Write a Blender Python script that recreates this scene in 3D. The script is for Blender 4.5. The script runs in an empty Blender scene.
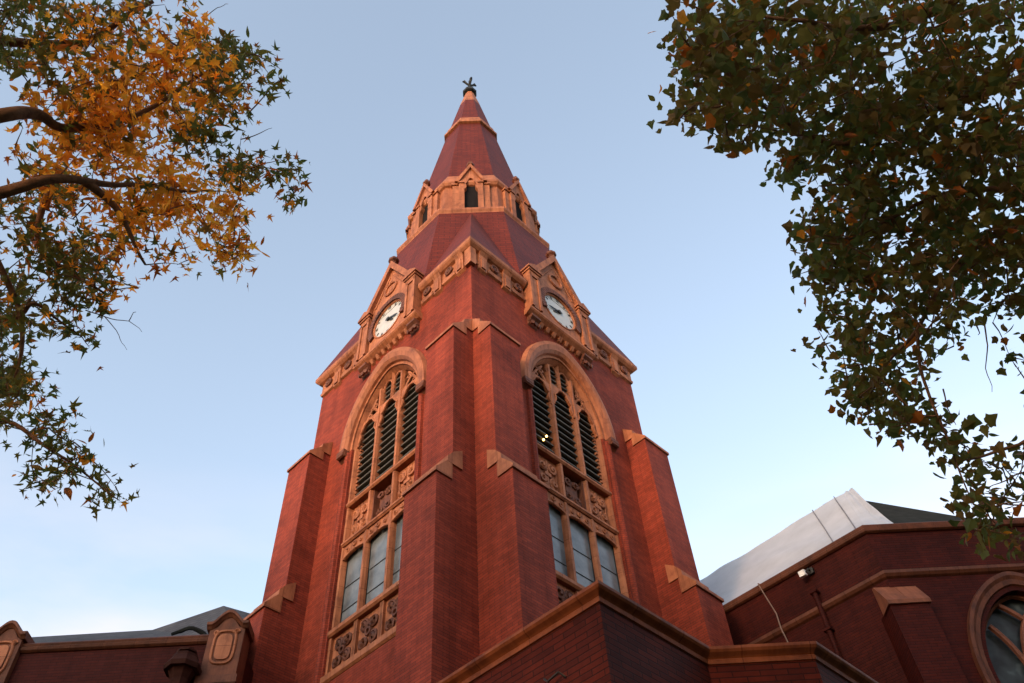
import bpy, bmesh, math, random
from mathutils import Vector, Matrix, noise
R_ = math.radians
sc = bpy.context.scene
col = sc.collection
rng = random.Random(11)

# ------------------------------------------------------------------ camera
F_PX, ELEV, ROLL, YAW = 883.91, R_(51.70), R_(-4.45), R_(2.68)
EYE = Vector((0.3707, -20.1402, 1.6))
fw = Vector((math.sin(YAW) * math.cos(ELEV), math.cos(YAW) * math.cos(ELEV), math.sin(ELEV)))
rt0 = Vector((math.cos(YAW), -math.sin(YAW), 0))
up0 = rt0.cross(fw)
rt = rt0 * math.cos(ROLL) + up0 * math.sin(ROLL)
up = -rt0 * math.sin(ROLL) + up0 * math.cos(ROLL)
cd = bpy.data.cameras.new('camera')
cam = bpy.data.objects.new('camera', cd); col.objects.link(cam)
M = Matrix((rt, up, -fw)).transposed().to_4x4(); M.translation = EYE
cam.matrix_world = M
cd.sensor_width = 36; cd.lens = F_PX / 1024 * 36
cd.clip_start = 0.1; cd.clip_end = 6000
sc.camera = cam

# ------------------------------------------------------------------ world and sun
SUN_EL, SUN_AZ = R_(7.0), R_(-146)       # azimuth from +Y towards +X, direction TO the sun
w = bpy.data.worlds.new('World'); sc.world = w; w.use_nodes = True
nt = w.node_tree; nt.nodes.clear()
wo = nt.nodes.new('ShaderNodeOutputWorld'); bg = nt.nodes.new('ShaderNodeBackground')
sky = nt.nodes.new('ShaderNodeTexSky'); sky.sky_type = 'NISHITA'; sky.sun_disc = False
sky.sun_elevation = SUN_EL; sky.sun_rotation = SUN_AZ
sky.air_density = 1.0; sky.dust_density = 3.0; sky.ozone_density = 1.6
bg.inputs['Strength'].default_value = 0.15
hs = nt.nodes.new('ShaderNodeHueSaturation'); hs.inputs['Saturation'].default_value = .68
tint = nt.nodes.new('ShaderNodeMix'); tint.data_type = 'RGBA'; tint.blend_type = 'MULTIPLY'; tint.inputs[0].default_value = 1
tint.inputs[7].default_value = (1.02, 1.015, 1.015, 1)
nt.links.new(sky.outputs[0], hs.inputs['Color']); nt.links.new(hs.outputs[0], tint.inputs[6]); # thin pinkish cloud wisps low in the sky
tc = nt.nodes.new('ShaderNodeTexCoord'); sx = nt.nodes.new('ShaderNodeSeparateXYZ'); nt.links.new(tc.outputs['Generated'], sx.inputs[0])
mpg = nt.nodes.new('ShaderNodeMapping'); mpg.inputs['Scale'].default_value = (2.0, 5.0, 9.0); mpg.inputs['Rotation'].default_value = (0, 0, R_(35)); nt.links.new(tc.outputs['Generated'], mpg.inputs[0])
cn = nt.nodes.new('ShaderNodeTexNoise'); cn.inputs['Scale'].default_value = 1.3; cn.inputs['Detail'].default_value = 6; nt.links.new(mpg.outputs[0], cn.inputs['Vector'])
cm_ = nt.nodes.new('ShaderNodeMapRange'); cm_.inputs[1].default_value = .34; cm_.inputs[2].default_value = .70; nt.links.new(cn.outputs[0], cm_.inputs[0])
el_ = nt.nodes.new('ShaderNodeMapRange'); el_.inputs[1].default_value = .68; el_.inputs[2].default_value = .42; nt.links.new(sx.outputs[2], el_.inputs[0])
ml = nt.nodes.new('ShaderNodeMath'); ml.operation = 'MULTIPLY'; nt.links.new(cm_.outputs[0], ml.inputs[0]); nt.links.new(el_.outputs[0], ml.inputs[1])
cl = nt.nodes.new('ShaderNodeMix'); cl.data_type = 'RGBA'; nt.links.new(ml.outputs[0], cl.inputs[0]); nt.links.new(tint.outputs[2], cl.inputs[6]); cl.inputs[7].default_value = (1.62, 1.42, 1.42, 1)
nt.links.new(cl.outputs[2], bg.inputs['Color']); nt.links.new(bg.outputs[0], wo.inputs['Surface'])

sd = bpy.data.lights.new('sun', 'SUN'); sun = bpy.data.objects.new('sun', sd); col.objects.link(sun)
sd.energy = 0.32; sd.angle = R_(7); sd.color = (1.0, 0.50, 0.24)
to_sun = Vector((math.sin(SUN_AZ) * math.cos(SUN_EL), math.cos(SUN_AZ) * math.cos(SUN_EL), math.sin(SUN_EL)))
sun.rotation_euler = to_sun.to_track_quat('Z', 'Y').to_euler()
sun.location = (-30, -30, 30)

sc.view_settings.view_transform = 'Standard'; sc.view_settings.look = 'None'
sc.view_settings.exposure = 2.33; sc.view_settings.gamma = 1; sc.view_settings.use_curve_mapping = False

# ------------------------------------------------------------------ materials
def newmat(name):
    m = bpy.data.materials.new(name); m.use_nodes = True
    t = m.node_tree; b = t.nodes['Principled BSDF']
    return m, t, b

def wall_uv(t):
    """u along the wall, v up, from true position and normal: bricks run level round every corner"""
    g = t.nodes.new('ShaderNodeNewGeometry')
    cr = t.nodes.new('ShaderNodeVectorMath'); cr.operation = 'CROSS_PRODUCT'
    cr.inputs[0].default_value = (0, 0, 1); t.links.new(g.outputs['True Normal'], cr.inputs[1])
    nm = t.nodes.new('ShaderNodeVectorMath'); nm.operation = 'NORMALIZE'; t.links.new(cr.outputs[0], nm.inputs[0])
    dt = t.nodes.new('ShaderNodeVectorMath'); dt.operation = 'DOT_PRODUCT'
    t.links.new(g.outputs['Position'], dt.inputs[0]); t.links.new(nm.outputs[0], dt.inputs[1])
    sp = t.nodes.new('ShaderNodeSeparateXYZ'); t.links.new(g.outputs['Position'], sp.inputs[0])
    cb = t.nodes.new('ShaderNodeCombineXYZ')
    t.links.new(dt.outputs['Value'], cb.inputs[0]); t.links.new(sp.outputs[2], cb.inputs[1])
    return cb.outputs[0], g.outputs['Position']

def ramp(t, fac, stops):
    r = t.nodes.new('ShaderNodeValToRGB'); t.links.new(fac, r.inputs[0])
    e = r.color_ramp.elements
    while len(e) < len(stops): e.new(0.5)
    for k, (p, c) in enumerate(stops): e[k].position = p; e[k].color = (*c, 1)
    return r.outputs[0]

def noise_tex(t, vec, scale, detail=4, rough=.55):
    n = t.nodes.new('ShaderNodeTexNoise'); n.inputs['Scale'].default_value = scale
    n.inputs['Detail'].default_value = detail; n.inputs['Roughness'].default_value = rough
    if vec is not None: t.links.new(vec, n.inputs['Vector'])
    return n.outputs['Fac']

def mixc(t, a, b, fac, mode='MIX'):
    m = t.nodes.new('ShaderNodeMix'); m.data_type = 'RGBA'; m.blend_type = mode
    for sock, v in ((0, fac), (6, a), (7, b)):
        if hasattr(v, 'links'): t.links.new(v, m.inputs[sock])
        else: m.inputs[sock].default_value = v if sock == 0 else (*v, 1)
    return m.outputs[2]

def brick_mat(name, c1, c2, cm, bw=.30, bh=.068, mort=.006, rough=.6, stain=.42, spec=.06):
    m, t, b = newmat(name)
    uv, pos = wall_uv(t)
    br = t.nodes.new('ShaderNodeTexBrick'); t.links.new(uv, br.inputs['Vector'])
    br.inputs['Scale'].default_value = 1; br.inputs['Brick Width'].default_value = bw
    br.inputs['Row Height'].default_value = bh; br.inputs['Mortar Size'].default_value = mort
    br.inputs['Mortar Smooth'].default_value = .3; br.inputs['Bias'].default_value = -.15
    br.inputs['Color1'].default_value = (*c1, 1); br.inputs['Color2'].default_value = (*c2, 1)
    br.inputs['Mortar'].default_value = (*cm, 1)
    n1 = noise_tex(t, pos, .55, 5, .6)
    mul = ramp(t, n1, [(.3, (1 - stain,) * 3), (.55, (1, 1, 1)), (.8, (1.0, .93, .9))])
    c = mixc(t, br.outputs['Color'], mul, 1.0, 'MULTIPLY')
    n2 = noise_tex(t, pos, 9, 3)
    c = mixc(t, c, ramp(t, n2, [(.35, (.82, .82, .84)), (.65, (1.06, 1.04, 1.04))]), .6, 'MULTIPLY')
    # soot streaks running down the wall
    mp = t.nodes.new('ShaderNodeMapping'); mp.inputs['Scale'].default_value = (2.6, .16, 1); t.links.new(uv, mp.inputs[0])
    n3 = noise_tex(t, mp.outputs[0], 1.0, 5, .65)
    c = mixc(t, c, ramp(t, n3, [(.40, (.62, .60, .60)), (.60, (1, 1, 1))]), .45, 'MULTIPLY')
    t.links.new(c, b.inputs['Base Color'])
    b.inputs['Roughness'].default_value = rough; b.inputs['Specular IOR Level'].default_value = spec
    bp = t.nodes.new('ShaderNodeBump'); bp.inputs['Strength'].default_value = .5; bp.inputs['Distance'].default_value = .008
    inv = t.nodes.new('ShaderNodeMath'); inv.operation = 'SUBTRACT'; inv.inputs[0].default_value = 1
    t.links.new(br.outputs['Fac'], inv.inputs[1]); t.links.new(inv.outputs[0], bp.inputs['Height'])
    t.links.new(bp.outputs[0], b.inputs['Normal'])
    return m

def stone_mat(name, base, dark, rough=.6, sc_=3.0, bump=.25, joints=None):
    m, t, b = newmat(name)
    uv, pos = wall_uv(t)
    n = noise_tex(t, pos, sc_, 6, .65)
    c = ramp(t, n, [(.3, dark), (.5, base), (.75, tuple(min(1, x * 1.12) for x in base))])
    n2 = noise_tex(t, pos, .8, 4)
    c = mixc(t, c, ramp(t, n2, [(.35, (.72, .7, .68)), (.6, (1, 1, 1))]), .7, 'MULTIPLY')
    mp = t.nodes.new('ShaderNodeMapping'); mp.inputs['Scale'].default_value = (5, .5, 1); t.links.new(uv, mp.inputs[0])
    c = mixc(t, c, ramp(t, noise_tex(t, mp.outputs[0], 1.0, 5, .7), [(.38, (.50, .46, .44)), (.58, (1, 1, 1))]), .6, 'MULTIPLY')
    if joints:
        br = t.nodes.new('ShaderNodeTexBrick'); t.links.new(uv, br.inputs['Vector'])
        br.inputs['Scale'].default_value = 1; br.inputs['Brick Width'].default_value = joints[0]; br.inputs['Row Height'].default_value = joints[1]
        br.inputs['Mortar Size'].default_value = .008; br.offset = 0
        br.inputs['Color1'].default_value = (1, 1, 1, 1); br.inputs['Color2'].default_value = (.86, .86, .86, 1); br.inputs['Mortar'].default_value = (.55, .5, .48, 1)
        c = mixc(t, c, br.outputs['Color'], 1.0, 'MULTIPLY')
    t.links.new(c, b.inputs['Base Color']); b.inputs['Roughness'].default_value = rough; b.inputs['Specular IOR Level'].default_value = .2
    bp = t.nodes.new('ShaderNodeBump'); bp.inputs['Strength'].default_value = bump; bp.inputs['Distance'].default_value = .02
    t.links.new(noise_tex(t, pos, 14, 4), bp.inputs['Height']); t.links.new(bp.outputs[0], b.inputs['Normal'])
    return m

def plain_mat(name, base, rough=.5, var=.25, sc_=4, metal=0, spec=.5):
    m, t, b = newmat(name)
    g = t.nodes.new('ShaderNodeNewGeometry')
    n = noise_tex(t, g.outputs['Position'], sc_, 5)
    t.links.new(ramp(t, n, [(.3, tuple(x * (1 - var) for x in base)), (.7, tuple(min(1, x * (1 + var)) for x in base))]), b.inputs['Base Color'])
    b.inputs['Roughness'].default_value = rough; b.inputs['Metallic'].default_value = metal
    b.inputs['Specular IOR Level'].default_value = spec
    return m

def leaf_mat(name, base, trans=.45, gain=1.3):
    m, t, b = newmat(name)
    g = t.nodes.new('ShaderNodeNewGeometry')
    n = noise_tex(t, g.outputs['Position'], 6, 3)
    c = ramp(t, n, [(.3, tuple(x * .6 for x in base)), (.55, base), (.75, tuple(min(1, x * 1.3) for x in base))])
    t.links.new(c, b.inputs['Base Color']); b.inputs['Roughness'].default_value = .55; b.inputs['Specular IOR Level'].default_value = .3
    tr = t.nodes.new('ShaderNodeBsdfTranslucent'); mx = t.nodes.new('ShaderNodeMixShader'); mx.inputs[0].default_value = trans
    c2 = mixc(t, c, (gain, gain, gain * .8), 1.0, 'MULTIPLY'); t.links.new(c2, tr.inputs[0])
    out = t.nodes['Material Output']
    t.links.new(b.outputs[0], mx.inputs[1]); t.links.new(tr.outputs[0], mx.inputs[2]); t.links.new(mx.outputs[0], out.inputs[0])
    return m

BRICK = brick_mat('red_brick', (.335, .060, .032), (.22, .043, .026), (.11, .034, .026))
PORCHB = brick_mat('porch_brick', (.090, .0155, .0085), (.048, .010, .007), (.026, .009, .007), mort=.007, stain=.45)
TERRA = stone_mat('terracotta', (.46, .168, .078), (.27, .092, .044), joints=(1.1, .62))
TERRAJ = stone_mat('terracotta_blocks', (.42, .15, .072), (.28, .09, .045), joints=(.75, 5))
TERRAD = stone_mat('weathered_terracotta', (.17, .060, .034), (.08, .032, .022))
SLATE = brick_mat('grey_slate', (.085, .085, .092), (.06, .06, .066), (.03, .03, .033), bw=.32, bh=.2, mort=.012)
DARK = plain_mat('dark_void', (.012, .010, .010), .9, spec=.1)
LOUV = plain_mat('louver_slate', (.075, .065, .05), .7)
IRON = plain_mat('dark_iron', (.03, .028, .025), .5, metal=.6)
WHITE = plain_mat('clock_white', (.50, .50, .48), .18, .06)
TARP = plain_mat('white_membrane', (.34, .36, .40), .55, .10, 1.4)
ROOFD = plain_mat('dark_roofing', (.018, .020, .019), .9, spec=.05)
PAINT = plain_mat('white_paint', (.8, .8, .8), .4, .05)
ROPE = plain_mat('pale_cable', (.20, .13, .10), .8)
BARK = stone_mat('bark', (.20, .105, .06), (.08, .045, .03), .9, 12, .9)
def glass_mat():
    m, t, b = newmat('frosted_glazing')
    g = t.nodes.new('ShaderNodeNewGeometry')
    n = noise_tex(t, g.outputs['Position'], 2.2, 4)
    t.links.new(ramp(t, n, [(.35, (.085, .10, .11)), (.65, (.17, .19, .20))]), b.inputs['Base Color'])
    b.inputs['Roughness'].default_value = .22; b.inputs['Specular IOR Level'].default_value = .6
    return m
GLASS = glass_mat()
def lamp_mat():
    m, t, b = newmat('lit_bulb')
    b.inputs['Emission Color'].default_value = (1, .55, .13, 1); b.inputs['Emission Strength'].default_value = 2.0
    return m
BULB = lamp_mat()

# ------------------------------------------------------------------ mesh helpers
S2 = math.sqrt(2); H = 5.3 / S2
class Frame:
    def __init__(s, t, n, o=(0, 0, 0)): s.t = Vector((*t, 0)); s.n = Vector((*n, 0)); s.o = Vector(o)
    def __call__(s, a, o, z): return s.o + s.t * a + s.n * o + Vector((0, 0, z))
nl, tl, nr, tr = (-1 / S2, -1 / S2), (-1 / S2, 1 / S2), (1 / S2, -1 / S2), (1 / S2, 1 / S2)
FL = Frame(tl, nl, Vector((*nl, 0)) * H)      # s: -H at the near corner
FR = Frame(tr, nr, Vector((*nr, 0)) * H)
FBL = Frame(tr, (-1 / S2, 1 / S2), Vector((-1, 1, 0)) / S2 * H)
FBR = Frame(tl, (1 / S2, 1 / S2), Vector((1, 1, 0)) / S2 * H)
FY = Frame((1, 0), (0, -1))                   # a = x, o = -y
IDF = Frame((1, 0), (0, 1))                   # world

class MB:
    def __init__(s): s.v = []; s.f = []; s.mi = []; s.cur = 0
    def add(s, vs, fs):
        b = len(s.v); s.v += [Vector(v) for v in vs]
        for f in fs: s.f.append([b + i for i in f]); s.mi.append(s.cur)
    def poly(s, vs): s.add(vs, [list(range(len(vs)))])
    def box(s, F, a0, a1, o0, o1, z0, z1):
        vs = [F(a, o, z) for z in (z0, z1) for o in (o0, o1) for a in (a0, a1)]
        s.add(vs, [(0, 1, 3, 2), (4, 6, 7, 5), (0, 4, 5, 1), (2, 3, 7, 6), (0, 2, 6, 4), (1, 5, 7, 3)])
    def hull8(s, lo, hi):
        n = len(lo); s.add(list(lo) + list(hi), [list(range(n))[::-1], [n + i for i in range(n)]] + [[i, (i + 1) % n, n + (i + 1) % n, n + i] for i in range(n)])
    def prism_oz(s, F, prof, a0, a1):          # profile in (o,z) extruded along a
        s.hull8([F(a0, o, z) for o, z in prof], [F(a1, o, z) for o, z in prof])
    def prism_az(s, F, prof, o0, o1):          # profile in (a,z) extruded along o
        s.hull8([F(a, o0, z) for a, z in prof], [F(a, o1, z) for a, z in prof])
    def prism_ao(s, F, prof, z0, z1):
        s.hull8([F(a, o, z0) for a, o in prof], [F(a, o, z1) for a, o in prof])
    def loft(s, rings, closed=True, caps=True):
        n = len(rings[0]); b = len(s.v)
        for r in rings: s.v += [Vector(v) for v in r]
        for k in range(len(rings) - 1):
            for i in range(n if closed else n - 1):
                j = (i + 1) % n
                s.f.append([b + k * n + i, b + k * n + j, b + (k + 1) * n + j, b + (k + 1) * n + i]); s.mi.append(s.cur)
        if caps and closed:
            s.f.append([b + i for i in range(n)][::-1]); s.mi.append(s.cur)
            s.f.append([b + (len(rings) - 1) * n + i for i in range(n)]); s.mi.append(s.cur)
    def tube(s, pts, rad, n=6):
        pts = [Vector(p) for p in pts]
        if not hasattr(rad, '__len__'): rad = [rad] * len(pts)
        rings = []; prev = None
        for i, p in enumerate(pts):
            d = (pts[min(i + 1, len(pts) - 1)] - pts[max(i - 1, 0)])
            if d.length < 1e-9: d = Vector((0, 0, 1))
            d.normalize()
            if prev is None: a = d.orthogonal().normalized()
            else:
                a = prev - d * prev.dot(d)
                a = a.normalized() if a.length > 1e-6 else d.orthogonal().normalized()
            prev = a; b = d.cross(a)
            rings.append([p + (a * math.cos(2 * math.pi * k / n) + b * math.sin(2 * math.pi * k / n)) * rad[i] for k in range(n)])
        s.loft(rings)
    def build(s, name, mats, parent=None, smooth=False, recalc=True):
        me = bpy.data.meshes.new(name); me.from_pydata([tuple(v) for v in s.v], [], s.f)
        if not isinstance(mats, (list, tuple)): mats = [mats]
        for m in mats: me.materials.append(m)
        if len(mats) > 1: me.polygons.foreach_set('material_index', s.mi)
        if recalc:
            bm = bmesh.new(); bm.from_mesh(me); bmesh.ops.recalc_face_normals(bm, faces=bm.faces); bm.to_mesh(me); bm.free()
        if smooth: me.polygons.foreach_set('use_smooth', [True] * len(me.polygons))
        me.update()
        o = bpy.data.objects.new(name, me); col.objects.link(o)
        if parent is not None:
            o.parent = parent
            off = parent_world(parent); o.location = -off
        return o

def parent_world(p):
    v = Vector((0, 0, 0))
    while p is not None: v += Vector(p.location); p = p.parent
    return v

def tag(o, label=None, cat=None, group=None, kind=None):
    if label: o['label'] = label
    if cat: o['category'] = cat
    if group: o['group'] = group
    if kind: o['kind'] = kind
    return o
def thing(name, label, cat, loc):
    o = bpy.data.objects.new(name, None); col.objects.link(o); o.location = loc; o.empty_display_size = .3
    return tag(o, label, cat)

def ray(u, v):
    return (fw + rt * ((u - 512) / F_PX) - up * ((v - 341.5) / F_PX)).normalized()
def project(P):
    d = Vector(P) - EYE; k = d.dot(fw)
    if k <= .05: return None
    return 512 + F_PX * d.dot(rt) / k, 341.5 - F_PX * d.dot(up) / k

# ------------------------------------------------------------------ ground
def ground():
    m, t, b = newmat('lawn')
    g = t.nodes.new('ShaderNodeNewGeometry')
    c = ramp(t, noise_tex(t, g.outputs['Position'], 1.7, 8, .7), [(.3, (.025, .035, .012)), (.55, (.05, .07, .022)), (.75, (.10, .075, .03))])
    t.links.new(c, b.inputs['Base Color']); b.inputs['Roughness'].default_value = .9
    mb = MB(); mb.poly([(-3000, -3000, 0), (3000, -3000, 0), (3000, 3000, 0), (-3000, 3000, 0)])
    tag(mb.build('ground', m), kind='structure')
    pm = stone_mat('pavement', (.30, .28, .26), (.2, .19, .18), .85, 5, joints=None)
    mb = MB(); mb.poly([(-60, -22.6, .004), (60, -22.6, .004), (60, -18.4, .004), (-60, -18.4, .004)])
    tag(mb.build('path', pm), kind='structure')
    rm = stone_mat('asphalt', (.05, .05, .05), (.035, .035, .035), .9, 20)
    mb = MB(); mb.poly([(-200, -48, .004), (200, -48, .004), (200, -36, .004), (-200, -36, .004)])
    tag(mb.build('road', rm), kind='structure')
ground()

# ------------------------------------------------------------------ the tower
def arch_profile(a, h, n=14):
    """half-widths of a softly pointed arch: list of (halfwidth, height above springing)"""
    r = (a * a + h * h) / (2 * a); out = []
    for k in range(n + 1):
        y = h * math.sin(math.pi / 2 * k / n)
        xp = math.sqrt(max(0, r * r - y * y)) - (r - a); xe = a * math.sqrt(max(0, 1 - (y / h) ** 2))
        out.append((max(0, .5 * (xp + xe)), y))
    return out

def strip_plate(mb, F, sL, sR, levels, o0, o1, centre=0.0):
    """plate between sL and sR pierced by an opening; levels = [(z, halfwidth)], front at o1, back at o0"""
    for (z0, w0), (z1, w1) in zip(levels, levels[1:]):
        if w0 < 1e-4 and w1 < 1e-4:
            mb.box(F, sL, sR, o0, o1, z0, z1); continue
        for sg, e in ((-1, sL), (1, sR)):
            p = [(e, z0), (centre + sg * w0, z0), (centre + sg * w1, z1), (e, z1)]
            if abs(p[0][0] - p[1][0]) < 1e-5 and abs(p[3][0] - p[2][0]) < 1e-5: continue
            mb.hull8([F(a, o0, z) for a, z in p], [F(a, o1, z) for a, z in p])

tower = thing('church_tower', 'tall red brick church tower with white clocks, louvered belfry windows and a pointed octagonal spire', 'church tower', (0, 0, 0))
ZTOP = 25.45
WA, WZ0, WZS, WH = 1.5, 12.70, 20.30, 2.36     # window opening: half width, bottom, springing, rise

def tower_wall():
    mb = MB()
    for F in (FL, FR):
        lv = [(0, 0), (WZ0, 0)]
        mb.poly([F(-H, 0, 0), F(H, 0, 0), F(H, 0, WZ0), F(-H, 0, WZ0)])
        lv = [(WZ0, WA), (WZS, WA)] + [(WZS + y, x) for x, y in arch_profile(WA, WH)[1:]]
        for (z0, w0), (z1, w1) in zip(lv, lv[1:]):
            mb.poly([F(-H, 0, z0), F(-w0, 0, z0), F(-w1, 0, z1), F(-H, 0, z1)])
            mb.poly([F(w0, 0, z0), F(H, 0, z0), F(H, 0, z1), F(w1, 0, z1)])
            for sg in ((-1, 1) if z0 < WZS - .01 else ()):     # reveal
                mb.poly([F(sg * w0, 0, z0), F(sg * w0, -.75, z0), F(sg * w1, -.75, z1), F(sg * w1, 0, z1)])
        zt = lv[-1][0]
        mb.poly([F(-H, 0, zt), F(H, 0, zt), F(H, 0, ZTOP - .02), F(-H, 0, ZTOP - .02)])
        # brick roll beside the window, ends below the hood
        for sg in (-1, 1):
            mb.tube([F(sg * 1.66, -.01, WZ0), F(sg * 1.66, -.01, 20.2)], .11, 8)
    for F in (FBL, FBR):
        mb.poly([F(-H, 0, 0), F(H, 0, 0), F(H, 0, ZTOP - .02), F(-H, 0, ZTOP - .02)])
    return mb.build('wall', BRICK, tower, recalc=False)
tower_wall()

D1, D2, BW = .69, 1.16, 1.08
def buttress(F, near):
    """angle buttress flush with one end of a face; near: at s=-H, else at s=+H"""
    a0, a1 = (-H, -H + BW) if near else (H - BW, H)
    mb = MB()
    prof = [(-.02, 0), (D2, 0), (D2, 14.97), (D1, 15.55), (D1, 20.55), (0.0, 21.35), (-.02, 21.35)]
    mb.prism_oz(F, prof, a0 + .002, a1 - .002)
    b = mb.build('buttress', BRICK, tower)
    e = .035
    for st in (((1.21, 14.97), (.73, 14.97), (.73, 15.62), (1.21, 15.06)), ((.87, 15.43), (.43, 15.43), (.43, 16.02), (.69, 15.83), (.87, 15.6))), \
              (((.74, 20.55), (.25, 20.55), (.25, 21.14), (.74, 20.64)), ((.34, 20.88), (0.002, 20.88), (0.002, 21.47), (.34, 21.16))):
        mb = MB()
        for k, p in enumerate(st): mb.prism_oz(F, list(p), a0 - e - .004 * k, a1 + e + .004 * k)
        mb.build('coping', TERRAJ, b)
for F in (FL, FR):
    buttress(F, True); buttress(F, False)

def scroll(mb, F, cs, cz, r, turns, o, sg=1, rad=.03, start=0.):
    pts = []
    n = int(turns * 10)
    for k in range(n + 1):
        th = start + sg * 2 * math.pi * turns * k / n; rr = r * (1 - .8 * k / n)
        pts.append(F(cs + rr * math.cos(th), o + .02 * k / n, cz + rr * math.sin(th)))
    mb.tube(pts, [rad * (1 + .3 * k / n) for k in range(n + 1)], 5)

LIGHTS = [(-.965, .44), (0.0, .44), (.965, .44)]      # centre, half width of each light
def belfry_window(F):
    # the part itself: jamb strips and mullions
    mb = MB()
    for s in (-.5, .5):
        mb.prism_ao(F, [(s - .07, -.3), (s - .07, -.17), (s - .04, -.09), (s + .04, -.09), (s + .07, -.17), (s + .07, -.3)], 14.02, 21.0)
        # mullion running up into the arch
        top = WZS + 1.93
        mb.prism_ao(F, [(s - .07, -.36), (s - .07, -.2), (s - .035, -.1), (s + .035, -.1), (s + .07, -.2), (s + .07, -.36)], 21.0, top)
    mb.prism_ao(F, [(-.05, -.42), (-.05, -.2), (0, -.12), (.05, -.2), (.05, -.42)], 21.35, WZS + 2.33)
    for sg in (-1, 1):
        mb.prism_ao(F, [(sg * 1.49, -.6), (sg * 1.49, -.08), (sg * 1.44, -.10), (sg * 1.40, -.24), (sg * 1.40, -.6)], 14.02, WZS)
        # little rolled drops up the outer jamb
        for k in range(18): 
            z = 18.3 + k * .14
            mb.box(F, sg * 1.395, sg * 1.33, -.3, -.2, z, z + .08)
    # archivolt frame inside the opening
    pi_, po = arch_profile(1.42, 2.25), arch_profile(1.49, WH - .01)
    for sg in (-1, 1):
        rings = []
        for (xi, yi), (xo, yo) in zip(pi_, po):
            rings.append([F(sg * xo, -.04, WZS + yo), F(sg * xi, -.2, WZS + yi), F(sg * xi, -.5, WZS + yi), F(sg * xo, -.5, WZS + yo)])
        mb.loft(rings)
    # transoms: between louvers and panels, panels and glass, bottom sill
    for z0, z1, o in ((18.06, 18.2, -.03), (16.70, 16.84, -.03), (13.98, 14.16, .02), (12.72, 12.95, .05)):
        mb.prism_oz(F, [(-.55, z0), (o - .05, z0), (o, z0 + .05), (o, z1 - .03), (o - .06, z1), (-.55, z1)], -1.488, 1.488)
    win = mb.build('belfry_window', TERRA, tower)
    # hood mould over the arch, with stops
    mb = MB()
    prof = [(1.60, 2.47, .003), (1.62, 2.50, .09), (1.70, 2.60, .17), (1.82, 2.80, .20), (1.93, 2.97, .17), (1.98, 3.05, .003)]
    arcs = [(arch_profile(a, h), o) for a, h, o in prof]
    for sg in (-1, 1):
        mb.loft([[F(sg * arc[k][0], o, WZS - .02 + arc[k][1]) for arc, o in arcs] for k in range(15)])
    mb.build('hood_mould', TERRAJ, win)
    for sg in (-1, 1):
        mb = MB()
        mb.prism_oz(F, [(.003, 19.98), (.10, 20.05), (.21, 20.18), (.21, 20.3), (.003, 20.3)], sg * 1.79 - .17, sg * 1.79 + .17)
        mb.tube([F(sg * 1.79 - .15, .17, 20.1), F(sg * 1.79 + .15, .17, 20.1)], .06, 6)
        mb.build('hood_stop', TERRAD, win)
    mb = MB()      # intrados in terracotta, then the brick jambs go on below
    pr = arch_profile(WA, WH)
    for sg in (-1, 1): mb.loft([[F(sg * x, o, WZS + y) for o in (0, -.75)] for x, y in pr], closed=False)
    for sg in (-1, 1): mb.loft([[F(sg * arc[0], o, WZS + arc[1]) for arc, o in ((p0, .004), (p1, .006))] for p0, p1 in zip(arch_profile(WA, WH), arch_profile(1.62, 2.5))], closed=False)
    mb.build('intrados', TERRA, win, recalc=False)
    # louvers
    for c, hw in LIGHTS:
        mb = MB()
        z = 18.22
        while z < 21.25:
            mb.prism_oz(F, [(-.27, z), (-.21, z), (-.21, z + .045), (-.49, z + .235), (-.53, z + .20)], c - hw - .01, c + hw + .01)
            z += .262
        mb.build('louver', LOUV, win)
    for c in (-.24, .24):
        mb = MB(); z = 21.4
        while z < 22.4:
            mb.prism_oz(F, [(-.28, z), (-.23, z), (-.23, z + .04), (-.44, z + .2), (-.48, z + .17)], c - .17, c + .17)
            z += .2
        mb.build('louver', LOUV, win)
    mb = MB(); mb.poly([F(-1.49, -.72, 14), F(1.49, -.72, 14), F(1.49, -.72, WZS)] + [F(x, -.72, WZS + y) for x, y in arch_profile(WA, WH)[1:]] + [F(-x, -.72, WZS + y) for x, y in arch_profile(WA, WH)[1:-1][::-1]] + [F(-1.49, -.72, WZS)])
    mb.build('dark_interior', DARK, win)
    # cusped lancet heads and tracery above them
    mb = MB()
    for c, hw in LIGHTS:
        side = abs(c) > .5
        zs = 20.62 if not side else 20.5
        lv = []
        for k in range(13):
            y = k / 12 * .72
            wv = (hw - .03) * math.sqrt(max(0, 1 - (y / .72) ** 2.2)) * (1 - .20 * abs(math.sin(y / .72 * math.pi * 2.0)))
            lv.append((zs + y, wv))
        lv = [(zs - .12, hw - .02)] + lv
        lv.append((zs + .80, 0))
        strip_plate(mb, F, c - hw - .05, c + hw + .05, lv, -.2, -.13, c)
        # raised edge roll following the head
        for sg in (-1, 1): mb.tube([F(c + sg * wv, -.12, z) for z, wv in lv[:-1]], .03, 5)
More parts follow.
